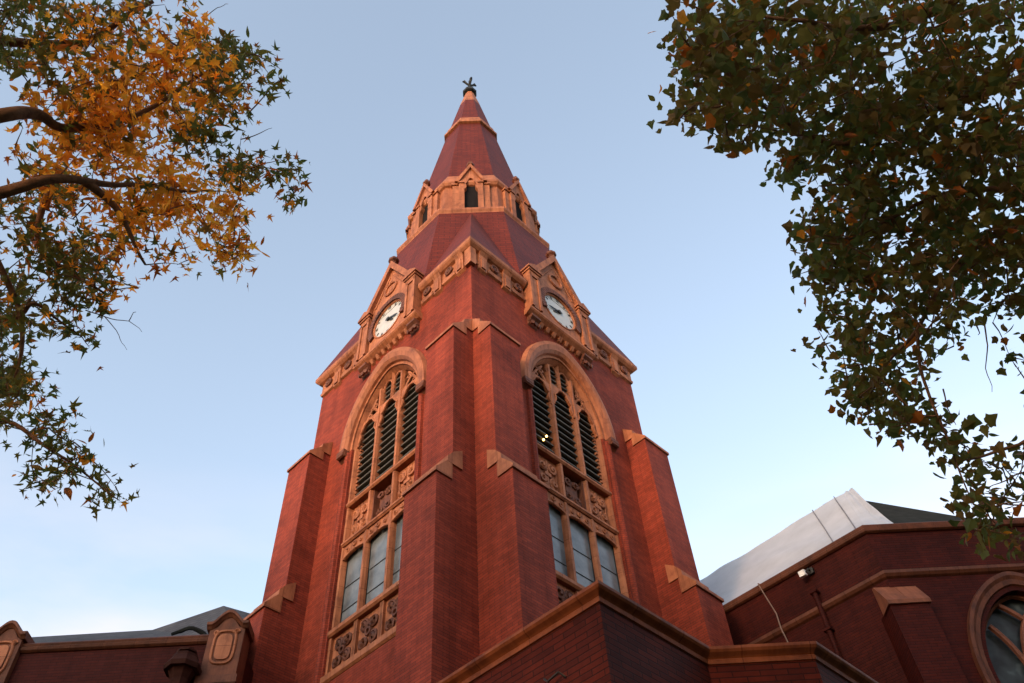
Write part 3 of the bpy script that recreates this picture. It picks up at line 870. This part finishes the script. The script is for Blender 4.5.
# downpipe, floodlight and cable on the nave wall
def nave_bits():
    s = lambda P: (P - Vector((9.48, -2.89, 0))).dot(Vector((1 / S2, -1 / S2, 0)))
    a = s(Vector((8.25, -1.66, 0)))
    mb = MB(); mb.tube([NF(a, .10, 14.5), NF(a, .10, 13.0), NF(a, .1, .3)], .07, 8)
    for z in (14.45, 13.4, 11, 8): mb.box(NF, a - .1, a + .1, .002, .19, z, z + .07)
    tag(mb.build('downpipe', NAVEB), 'dark red downpipe running down the right hall wall below the white floodlight', 'downpipe')
    fa = s(Vector((8.21, -1.62, 0)))
    t = thing('floodlight', 'small white floodlight under the coping of the right hall wall', 'floodlight', NF(fa, .2, 15.0))
    mb = MB(); mb.prism_oz(NF, [(.15, 14.97), (.26, 14.95), (.29, 15.09), (.17, 15.12)], fa - .10, fa + .07); mb.build('lamp_head', PAINT, t)
    mb = MB(); mb.tube([NF(fa + .12, .0, 15.12), NF(fa + .14, .16, 15.12), NF(fa + .05, .2, 15.02)], .025, 6); mb.box(NF, fa + .06, fa + .22, .002, .08, 15.02, 15.18); mb.build('bracket', IRON, t)
    a0, a1 = s(Vector((7.29, -.7, 0))), s(Vector((7.45, -.86, 0)))
    mb = MB(); mb.tube([NF(a0, -.1, 15.56), NF(a0, .13, 15.50), NF(a0 + .05, .10, 15.2), NF(a1 - .02, .09, 14.5), NF(a1, .14, 14.05), NF(a1 + .1, .1, 13.2), NF(a1 + .1, .1, 9)], .016, 5)
    tag(mb.build('cable', ROPE), 'thin pale cable hanging over the coping of the right hall wall', 'cable')
nave_bits()

# ------------------------------------------------------------------ wing on the left
wing = thing('church_wing', 'low dark brick church wing with carved piers and grey roof, left of the tower', 'church wing', (-8, -2.79, 0))
WF = Frame((1, 0), (0, -1), (0, -2.79, 0))
def wing_build():
    mb = MB(); mb.box(WF, -16, -5.32, -4.5, 0, 0, 13.2)
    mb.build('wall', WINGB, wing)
    mb = MB(); mb.prism_oz(WF, [(-.35, 13.18), (.03, 13.18), (.08, 13.22), (.10, 13.28), (.05, 13.32), (.07, 13.37), (.03, 13.42), (-.35, 13.44)], -10.22, -6.08)
    mb.build('parapet_coping', COPN, wing)
    mb = MB(); mb.prism_oz(WF, [(-.35, 13.18), (.03, 13.18), (.10, 13.28), (.03, 13.42), (-.35, 13.44)], -16, -10.92)
    mb.build('parapet_coping', COPN, wing)
    for x0, x1 in ((-6.06, -5.28), (-10.92, -10.2)):
        c = (x0 + x1) / 2
        mb = MB()
        top = [(x0, 12.3), (x1, 12.3), (x1, 13.56)]
        mb.box(WF, x0, x1, -.4, .14, 0, 13.50)
        p = mb.build('carved_pier', TERRA2, wing)
        mb = MB()     # curved capping, swelling up in the middle
        n = 16
        def cz(u): return 13.50 + .30 * math.sin(math.pi * min(1, max(0, (u - .12) / .76))) ** 1.4
        rings = []
        for k in range(n + 1):
            u = k / n; x = x0 - .07 + (x1 - x0 + .14) * u; z = cz(u)
            rings.append([WF(x, o, z + dz) for o, dz in ((-.4, -.05), (.16, -.05), (.2, 0), (.24, .03), (.24, .1), (.19, .13), (-.4, .13))])
        mb.loft(rings); 
        prof = [(x0, 13.49), (x1, 13.49)] + [(x0 + (x1 - x0) * k / 12, cz(k / 12) - .04) for k in range(12, -1, -1)]
        mb.prism_az(WF, prof, -.38, .138)
        mb.build('pier_cap', TERRA2, p)
        mb = MB()     # cartouche: rounded panel with a moulded rim
        pts = []
        for k in range(25):
            t = 2 * math.pi * k / 24; e = .55
            pts.append((c + .24 * math.copysign(abs(math.cos(t)) ** e, math.cos(t)), 13.0 + .40 * math.copysign(abs(math.sin(t)) ** e, math.sin(t))))
        mb.tube([WF(a, .15, z) for a, z in pts], .035, 6)
        mb.prism_az(WF, [(c + (a - c) * .72, 13.0 + (z - 13.0) * .78) for a, z in pts[:-1]], .13, .17)
        for sg in (-1, 1): scroll(mb, WF, c + sg * .22, 13.36, .07, 1.2, .15, sg, .025)
        mb.build('cartouche', TERRA, p)
        mb = MB(); mb.box(WF, x0 - .05, x1 + .05, -.1, .2, 12.12, 12.30); mb.box(WF, x0 - .03, x1 + .03, -.1, .18, 12.02, 12.12)
        mb.build('pier_base', TERRAD, p)
    # roof
    mb = MB()
    y0, yr = -2.5, 1.21
    mb.poly([(-16, y0, 13.35), (-8.9, y0, 13.35), (-9.22, yr, 16.40), (-16, yr, 16.32)])
    mb.poly([(-8.9, y0, 13.35), (-5.4, y0, 13.35), (-6.0, .6, 16.2), (-7.4, yr, 17.08), (-9.22, yr, 16.40)])
    mb.poly([(-7.4, yr, 17.08), (-6.0, .6, 16.2), (-5.4, 3, 15.0), (-7.4, 5, 13.3), (-16, 5, 13.3), (-16, yr, 16.32), (-9.22, yr, 16.40)])
    mb.build('roof', SLATE, wing)
    mb = MB()
    pts = [Vector((-7.55 + .80 * k / 8, -1.4 + .05 * math.sin(k), 14.44 + .13 * math.sin(math.pi * (k / 8) ** .8))) for k in range(9)]
    mb.tube(pts, [.04, .045, .05, .05, .05, .05, .055, .06, .04], 6)
    mb.tube([pts[-1], pts[-1] + Vector((.02, -.1, -.3))], .04, 6)
    mb.build('roof_vent', ROOFD, wing)
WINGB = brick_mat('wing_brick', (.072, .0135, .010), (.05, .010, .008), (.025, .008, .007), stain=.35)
TERRA2 = stone_mat('brown_terracotta_pier', (.18, .060, .030), (.10, .036, .020))
wing_build()
BROWN = plain_mat('brown_metal', (.040, .015, .011), .7, spec=.04)
lan = thing('wall_lantern', 'dark brown octagonal lantern hood on the left brick wall beside the carved pier', 'lantern', WF(-6.45, .3, 12.3))
def octo(cx, co, r, z): return [WF(cx + r * math.cos(R_(22.5 + 45 * k)), co + r * math.sin(R_(22.5 + 45 * k)), z) for k in range(8)]
mb = MB(); mb.loft([octo(-6.36, .35, r, z) for r, z in ((.38, 12.30), (.40, 12.40), (.28, 12.60), (.27, 12.66))]); mb.build('hood', BROWN, lan)
mb = MB(); mb.loft([octo(-6.36, .35, r, z) for r, z in ((.18, 12.66), (.18, 12.72), (.22, 12.73), (.22, 12.78), (.05, 12.80))]); mb.build('cap', BROWN, lan)
mb = MB(); mb.loft([octo(-6.36, .35, r, z) for r, z in ((.12, 11.55), (.16, 11.7), (.20, 12.1), (.30, 12.32))]); mb.build('lantern_body', BROWN, lan)
mb = MB(); mb.tube([WF(-6.42, 0, 11.6), WF(-6.42, .3, 11.6), WF(-6.42, .35, 11.72)], .04, 6); mb.build('bracket', IRON, lan)

# lit lamps inside the right belfry window
for label, a, z in (('glowing yellow lamp, the upper right of two in the right belfry louvers', -.86, 18.93), ('glowing yellow lamp, the lower left of two in the right belfry louvers', -1.0, 18.70)):
    t = thing('belfry_lamp', label, 'lamp', FR(a, -.25, z)); t['group'] = 'lamps behind the right belfry louvers'
    mb = MB(); mb.loft([[FR(a + r * math.cos(k * math.pi / 4), -.19 + r * math.sin(k * math.pi / 4), z + dz) for k in range(8)] for r, dz in ((.012, -.04), (.028, -.018), (.032, .01), (.013, .035))]); mb.build('bulb', BULB, t)
    mb = MB(); mb.tube([FR(a, -.19, z + .04), FR(a, -.24, z + .14), FR(a, -.4, z + .2)], .012, 5); mb.build('cord', IRON, t)

# ------------------------------------------------------------------ trees
def leaf_shape(kind):
    """outline of a lobed leaf, unit size, stem at the origin pointing +y"""
    if kind == 'star':      # narrow five-fingered leaf
        return [(0, 0), (.10, .06), (.40, -.06), (.17, .22), (.56, .40), (.15, .40), (.11, .62), (.0, 1.12), (-.10, .60), (-.15, .40), (-.50, .44), (-.17, .22), (-.42, -.02), (-.10, .06)]
    if kind == 'broad':     # broad three-lobed leaf
        return [(0, 0), (.20, -.04), (.40, .06), (.40, .22), (.55, .42), (.36, .52), (.26, .64), (.12, .86), (.0, 1.0), (-.14, .84), (-.25, .64), (-.38, .50), (-.56, .38), (-.40, .22), (-.38, .05), (-.2, -.04)]
    return [(0, 0), (.12, .10), (.22, .34), (.20, .60), (.10, .85), (0, 1.1), (-.10, .85), (-.20, .60), (-.22, .34), (-.12, .10)]

class Crown:
    def __init__(s): s.mb = {}
    def leaf(s, part, mi, pos, size, droop, kind):
        m = s.mb.setdefault(part, MB()); m.cur = mi
        d = Vector((rng.gauss(0, 1), rng.gauss(0, 1), rng.gauss(-droop, .8))); d.normalize()
        nrm = Vector((rng.gauss(0, .6), rng.gauss(0, .6), 1)); x = d.cross(nrm)
        if x.length < .05: x = d.orthogonal()
        x.normalize(); nn = x.cross(d)
        pts = []
        fold = rng.uniform(.0, .7); curl = rng.uniform(-.45, .5)
        sh = leaf_shape(kind if rng.random() < .72 else 'plain')
        sq = rng.uniform(.7, 1.15)
        for a, b in sh:
            pts.append(pos + x * (a * size * sq) + d * (b * size) + nn * (abs(a) * fold * size + curl * size * b * b))
        mid = pos + d * (.45 * size) + nn * (curl * size * .2)
        b0 = len(m.v); m.v += pts + [mid]; n = len(pts)
        for i in range(n):
            m.f.append([b0 + i, b0 + (i + 1) % n, b0 + n]); m.mi.append(mi)

def make_tree(label, trunk_pts, trunk_r, limbs, blobs, mats, palette, size, kind, outside, droop, dead_twigs, density=1.0):
    root = thing('tree', label, 'tree', trunk_pts[0])
    mb = MB(); mb.tube(trunk_pts, trunk_r, 12); mb.build('trunk', BARK, root, smooth=True)
    nodes = []
    for pts, r0, r1 in limbs:
        # wobble for a natural limb
        fine = []
        P_ = [pts[0]] + list(pts) + [pts[-1]]
        for i in range(len(pts) - 1):
            p0, p1, p2, p3 = P_[i], P_[i + 1], P_[i + 2], P_[i + 3]
            for k in range(6):
                t = k / 6
                fine.append(.5 * ((2 * p1) + (p2 - p0) * t + (2 * p0 - 5 * p1 + 4 * p2 - p3) * t * t + (3 * p1 - p0 - 3 * p2 + p3) * t ** 3))
        fine.append(pts[-1])
        fine = [p + Vector((noise.noise(p * 1.7), noise.noise(p * 1.7 + Vector((5, 3, 1))), noise.noise(p * 1.7 + Vector((1, 9, 4))))) * .07 for p in fine]
        n = len(fine); rad = [r0 + (r1 - r0) * i / (n - 1) for i in range(n)]
        mb = MB(); mb.tube(fine, rad, 8); mb.build('limb', BARK, root, smooth=True)
        nodes += fine
    tw = MB(); cr = Crown()
    anchors = []
    for (u, v, ru, rv, nt_, pal, d0, d1) in blobs:
        for k in range(max(1, round(nt_ * density))):
            th = rng.uniform(0, 2 * math.pi); q = math.sqrt(rng.random())
            uu, vv = u + ru * q * math.cos(th), v + rv * q * math.sin(th)
            anchors.append((EYE + ray(uu, vv) * rng.uniform(d0, d1), pal))
    for p, pal in outside: anchors.append((p, pal))
    for q in nodes:      # leafy sprays along the limbs where they run outside the view
        pq = project(q)
        if (pq is None or not (-10 < pq[0] < 1034 and -10 < pq[1] < 693)) and (q - EYE).length > 3:
            for k in range(5):
                A = q + Vector((rng.gauss(0, .45), rng.gauss(0, .45), rng.gauss(.05, .4))); pa = project(A)
                if pa and -12 < pa[0] < 1036 and -12 < pa[1] < 695: continue
                anchors.append((A, 'gm' if mats and kind == 'star' else 'r'))
    # twigs branch: every spray hangs on the nearest limb or on the twig before it
    anchors = [(min((q - A).length_squared for q in nodes[::2]), A, pal) for A, pal in anchors]
    anchors.sort(key=lambda t: t[0])
    for _, A, pal in anchors:
        start = min(nodes, key=lambda q: (q - A).length_squared)
        dist = (A - start).length
        nodes.append(A)
        mid = start.lerp(A, .5) + Vector((0, 0, .06 * dist if dist < 1 else .05))
        side = (A - start).orthogonal().normalized() * dist * .06 * rng.uniform(-1, 1)
        tw.tube([start, start.lerp(mid, .5) + side, mid + side, mid.lerp(A, .5), A], [.0075, .0065, .005, .004, .0025], 4)
        L = (A - start); L = L.normalized() if L.length > .01 else Vector((0, 0, -1))
        nl_ = rng.randint(8, 13)
        base_sz = size * rng.uniform(.85, 1.1)
        for j in range(nl_):
            f = rng.uniform(-.05, 1.1)
            pos = A - L * (.30 * (1 - f)) + Vector((rng.gauss(0, 1), rng.gauss(0, 1), rng.gauss(0, 1))) * .078
            wts = palette[pal]
            x = rng.random() * sum(wts); mi = 0
            while mi < len(wts) - 1 and x > wts[mi]: x -= wts[mi]; mi += 1
            cr.leaf('crown', mi, pos, base_sz * rng.uniform(.6, 1.15), droop, kind)
    for pts in dead_twigs:
        f = []
        for i in range(len(pts) - 1):
            for k in range(4):
                q = pts[i].lerp(pts[i + 1], k / 4); f.append(q + Vector((noise.noise(q * 6), noise.noise(q * 6 + Vector((3, 1, 2))), noise.noise(q * 6 + Vector((7, 5, 8))))) * .03)
        f.append(pts[-1])
        tw.tube(f, [.006 - .0045 * i / len(f) for i in range(len(f))], 4)
    tw.build('twigs', BARK, root)
    for part, m in cr.mb.items(): m.build(part, mats, root, recalc=False)
    return root

def at(u, v, d): return EYE + ray(u, v) * d
def outside_cloud(center, rad, n, pal, margin=25):
    out = []
    while len(out) < n:
        v = Vector((rng.gauss(0, 1), rng.gauss(0, 1), rng.gauss(0, 1))).normalized() * rng.uniform(.45, 1) 
        p = center + Vector((v.x * rad[0], v.y * rad[1], v.z * rad[2]))
        q = project(p)
        if q and -margin < q[0] < 1024 + margin and -margin < q[1] < 683 + margin: continue
        if (p - EYE).length < 2.5: continue
        out.append((p, pal))
    return out

LM = [leaf_mat('leaf_orange', (.78, .29, .03), .6, 1.28), leaf_mat('leaf_amber', (.86, .42, .05), .6, 1.16), leaf_mat('leaf_rust', (.42, .12, .018), .45),
      leaf_mat('leaf_olive', (.15, .13, .03), .48), leaf_mat('leaf_green', (.10, .125, .036), .48), leaf_mat('leaf_brown', (.16, .095, .026), .45)]
PAL = {'o': (.46, .42, .09, .02, .01, .0), 'm': (.36, .22, .14, .16, .10, .02), 'g': (.04, .0, .05, .40, .45, .08), 'gm': (.12, .03, .12, .36, .30, .10),
       'r': (.006, .0, .02, .40, .30, .28), 'rb': (.02, .0, .05, .42, .20, .30), 'rg': (.0, .0, .02, .38, .48, .12)}

LD = (8.6, 12.0)
left_blobs = [(150, 110, 62, 55, 62, 'o', *LD), (185, 62, 45, 42, 34, 'o', *LD), (205, 195, 48, 36, 30, 'o', *LD), (238, 240, 24, 32, 14, 'o', *LD),
    (150, 190, 40, 40, 24, 'o', *LD), (110, 110, 45, 60, 30, 'o', *LD), (190, 250, 35, 18, 9, 'm', *LD),
    (90, 55, 60, 50, 42, 'm', *LD), (60, 150, 60, 60, 44, 'm', *LD), (110, 215, 48, 32, 24, 'm', *LD), (40, 215, 50, 45, 32, 'gm', *LD),
    (30, 30, 48, 42, 34, 'g', *LD), (130, 12, 70, 16, 16, 'gm', *LD), (215, 45, 26, 30, 12, 'g', *LD), (255, 62, 24, 16, 7, 'g', *LD), (278, 72, 9, 10, 3, 'g', *LD), (232, 92, 26, 14, 7, 'g', *LD),
    (215, 130, 30, 36, 20, 'g', *LD), (248, 112, 14, 22, 5, 'm', *LD), (250, 172, 24, 14, 8, 'gm', *LD), (290, 172, 16, 18, 6, 'gm', *LD), (290, 195, 14, 10, 3, 'gm', *LD),
    (50, 268, 52, 34, 32, 'g', *LD), (95, 285, 20, 20, 8, 'gm', *LD), (134, 285, 8, 6, 2, 'o', *LD), (120, 250, 18, 16, 7, 'm', *LD), (15, 315, 24, 36, 18, 'g', *LD), (62, 318, 16, 18, 5, 'g', *LD),
    (20, 400, 28, 42, 22, 'g', *LD), (8, 365, 16, 24, 9, 'g', *LD), (50, 425, 20, 16, 5, 'g', *LD), (72, 440, 14, 12, 4, 'g', *LD), (85, 462, 14, 10, 4, 'g', *LD), (108, 488, 14, 10, 4, 'g', *LD), (120, 500, 8, 6, 2, 'g', *LD), (40, 470, 26, 14, 7, 'g', *LD), (52, 490, 8, 8, 2, 'g', *LD), (86, 345, 12, 8, 2, 'g', *LD)]
LT = Vector((-9.6, -17.2, 0))
left_limbs = [([LT + Vector((.3, .2, 5.0)), at(-150, 150, 9.6), at(-10, 120, 8.6), at(35, 114, 8.7), at(75, 130, 8.9), at(150, 108, 9.3), at(215, 70, 9.4)], .09, .010),
    ([LT + Vector((.3, .2, 4.4)), at(-150, 230, 9.6), at(-10, 192, 8.6), at(65, 178, 8.5), at(120, 186, 8.8), at(200, 190, 9.4)], .085, .010),
    ([at(85, 180, 8.6), at(112, 208, 8.6), at(148, 267, 8.6)], .045, .010),
    ([LT + Vector((.2, .3, 6.0)), at(-140, 20, 10.6), at(0, 40, 10.2), at(90, 40, 10.4), at(150, 0, 10.4)], .08, .02),
    ([LT + Vector((.2, .3, 3.8)), at(-150, 330, 10.2), at(0, 322, 9.8), at(35, 300, 9.6), at(75, 330, 9.4)], .045, .008),
    ([LT + Vector((.2, .3, 3.6)), at(-150, 420, 10), at(-10, 415, 9.6), at(40, 440, 9.3), at(85, 470, 9.0), at(118, 498, 8.9)], .035, .004),
    ([at(-20, 230, 9.9), at(20, 315, 9.7), at(12, 390, 9.5)], .04, .012), ([at(60, 178, 9.7), at(40, 250, 9.5), at(105, 290, 9.2)], .04, .01)]
dead = [[at(85, 310, 9.3), at(105, 318, 9.2), at(128, 322, 9.1), at(142, 332, 9.1)], [at(105, 318, 9.2), at(118, 335, 9.1), at(127, 350, 9.1)], [at(128, 322, 9.1), at(136, 312, 9.0)],
        [at(205, 20, 9.3), at(218, 8, 9.3), at(228, 4, 9.2)], [at(240, 140, 9.2), at(262, 132, 9.2), at(272, 128, 9.2)], [at(240, 158, 9.2), at(268, 150, 9.2)]]
make_tree('autumn tree with bright orange and green leaves hanging into the left of the view', [LT, LT + Vector((.1, .1, 3)), LT + Vector((.3, .2, 6)), LT + Vector((.5, .3, 9))], [.34, .27, .2, .08],
          left_limbs, left_blobs, LM, PAL, .118, 'star', outside_cloud(LT + Vector((-1.5, 2.8, 7.8)), (4.0, 4.0, 3.2), 320, 'gm'), .5, dead, 1.12)

RD = (6.8, 9.8)
right_blobs = [(715, 35, 50, 40, 46, 'rb', 6.0, 8.4), (690, 60, 24, 30, 12, 'rb', 6.0, 8.4), (705, 108, 30, 22, 17, 'rb', 6.0, 8.4), (735, 128, 26, 26, 14, 'rb', 6.0, 8.4), (770, 100, 40, 34, 34, 'r', *RD), (660, 8, 14, 12, 2, 'rb', 6.0, 8), (800, 172, 24, 14, 8, 'rg', *RD),
    (790, 50, 66, 60, 80, 'r', *RD), (880, 55, 85, 70, 120, 'r', *RD), (985, 75, 70, 90, 130, 'r', *RD), (840, 145, 55, 45, 62, 'rg', *RD), (905, 170, 80, 62, 105, 'r', *RD), (990, 200, 52, 70, 84, 'r', *RD),
    (835, 218, 46, 40, 50, 'rb', *RD), (900, 262, 70, 46, 84, 'r', *RD), (985, 285, 44, 40, 40, 'r', *RD), (838, 265, 40, 26, 26, 'rb', *RD), (838, 320, 28, 30, 22, 'r', *RD), (858, 362, 30, 28, 22, 'rb', *RD), (885, 330, 36, 28, 22, 'r', *RD),
    (875, 405, 26, 22, 16, 'r', *RD), (905, 415, 24, 22, 13, 'r', *RD), (934, 432, 18, 14, 7, 'r', *RD), (950, 455, 14, 12, 5, 'r', *RD), (972, 455, 14, 12, 4, 'r', *RD), (968, 482, 14, 14, 6, 'r', *RD), (975, 502, 16, 10, 6, 'r', *RD), (985, 530, 16, 8, 4, 'rb', *RD), (1018, 540, 16, 12, 5, 'rg', *RD),
    (935, 322, 26, 14, 7, 'r', *RD), (945, 345, 9, 10, 2, 'r', *RD), (1016, 362, 10, 12, 3, 'r', *RD), (1014, 468, 12, 16, 4, 'r', *RD), (1020, 500, 8, 12, 2, 'r', *RD), (925, 370, 12, 10, 2, 'r', *RD), (905, 385, 16, 12, 4, 'r', *RD)]
RT = Vector((8.3, -16.6, 0))
right_limbs = [([RT + Vector((-.2, 0, 5.5)), at(1120, 60, 8.6), at(1024, 80, 8.2), at(900, 122, 8.0), at(830, 140, 7.8), at(770, 110, 7.5), at(715, 60, 7.2)], .055, .007),
    ([RT + Vector((-.2, 0, 5.2)), at(1120, 210, 8.4), at(1024, 190, 8.0), at(930, 200, 7.6), at(850, 240, 7.6)], .045, .008),
    ([RT + Vector((-.2, 0, 5.0)), at(1120, 250, 8.2), at(1024, 232, 7.8), at(960, 260, 7.5), at(915, 330, 7.2), at(870, 395, 7.6)], .045, .007),
    ([RT + Vector((-.2, 0, 6.0)), at(1110, -40, 8.8), at(1000, -10, 8.2), at(880, 30, 7.6), at(800, 20, 7.0), at(730, 10, 7.2)], .055, .007),
    ([at(915, 330, 7.2), at(925, 400, 7.1), at(955, 450, 7.0), at(975, 505, 6.9)], .014, .004),
    ([RT + Vector((-.2, 0, 4.2)), at(1120, 420, 7.8), at(1024, 445, 7.3), at(985, 458, 7.1), at(968, 462, 7.0)], .022, .004)]
dead = [[at(985, 325, 7.2), at(988, 345, 7.2), at(986, 365, 7.2), at(992, 392, 7.2)], [at(940, 390, 7.1), at(956, 425, 7.1)], [at(1024, 475, 7.2), at(1000, 482, 7.1), at(985, 488, 7.0)], [at(1024, 505, 7.2), at(998, 506, 7.1), at(985, 500, 7.0)], [at(935, 300, 7.1), at(930, 345, 7.1), at(915, 385, 7.0)], [at(975, 325, 7.1), at(978, 335, 7.1)]]
make_tree('dark leafy tree with olive and brown leaves overhanging the right of the view', [RT, RT + Vector((0, 0, 3)), RT + Vector((-.2, 0, 6)), RT + Vector((-.3, .1, 9))], [.36, .28, .2, .08],
          right_limbs, right_blobs, LM, PAL, .094, 'broad', outside_cloud(RT + Vector((-.3, .4, 7.4)), (4.2, 4.0, 3.2), 380, 'r'), .6, dead, .88)

# added foliage mass, unseen behind and beside the viewer, to shade the lower walls
def shade_tree_belt():
    mb = MB()
    def mass(x0, x1, y0, y1, ztop, n):
        for k in range(n):
            x, y = rng.uniform(x0, x1), rng.uniform(y0, y1)
            zt = ztop
            h = zt * (1 + .18 * noise.noise(Vector((x * .16, y * .16, 2))))
            p = Vector((x, y, 2.0 + (h - 2.0) * rng.random() ** .8)); sz = rng.uniform(.35, .8)
            if -13.2 < x + (y + 28) * -.67 < -8.2 and y < -24 and 5.2 < p.z < 11.5: continue      # a gap that lets the low sun through
            d = Vector((rng.gauss(0, 1), rng.gauss(0, 1), rng.gauss(0, 1))).normalized(); x_ = d.orthogonal().normalized(); n_ = d.cross(x_) * .3
            mb.cur = rng.randint(0, 1)
            mb.add([p, p + (d * .5 + x_ * .5 + n_) * sz, p + d * 1.1 * sz, p + (d * .5 - x_ * .5 + n_) * sz], [(0, 1, 2), (0, 2, 3)])
    mass(-34, 34, -32, -25, 20, 15000); mass(-36, -28, -25, 6, 20, 9000); mass(30, 38, -25, 6, 19, 8000)
    tag(mb.build('shade_tree_belt', [LM[4], LM[5]], recalc=False), kind='stuff')
shade_tree_belt()
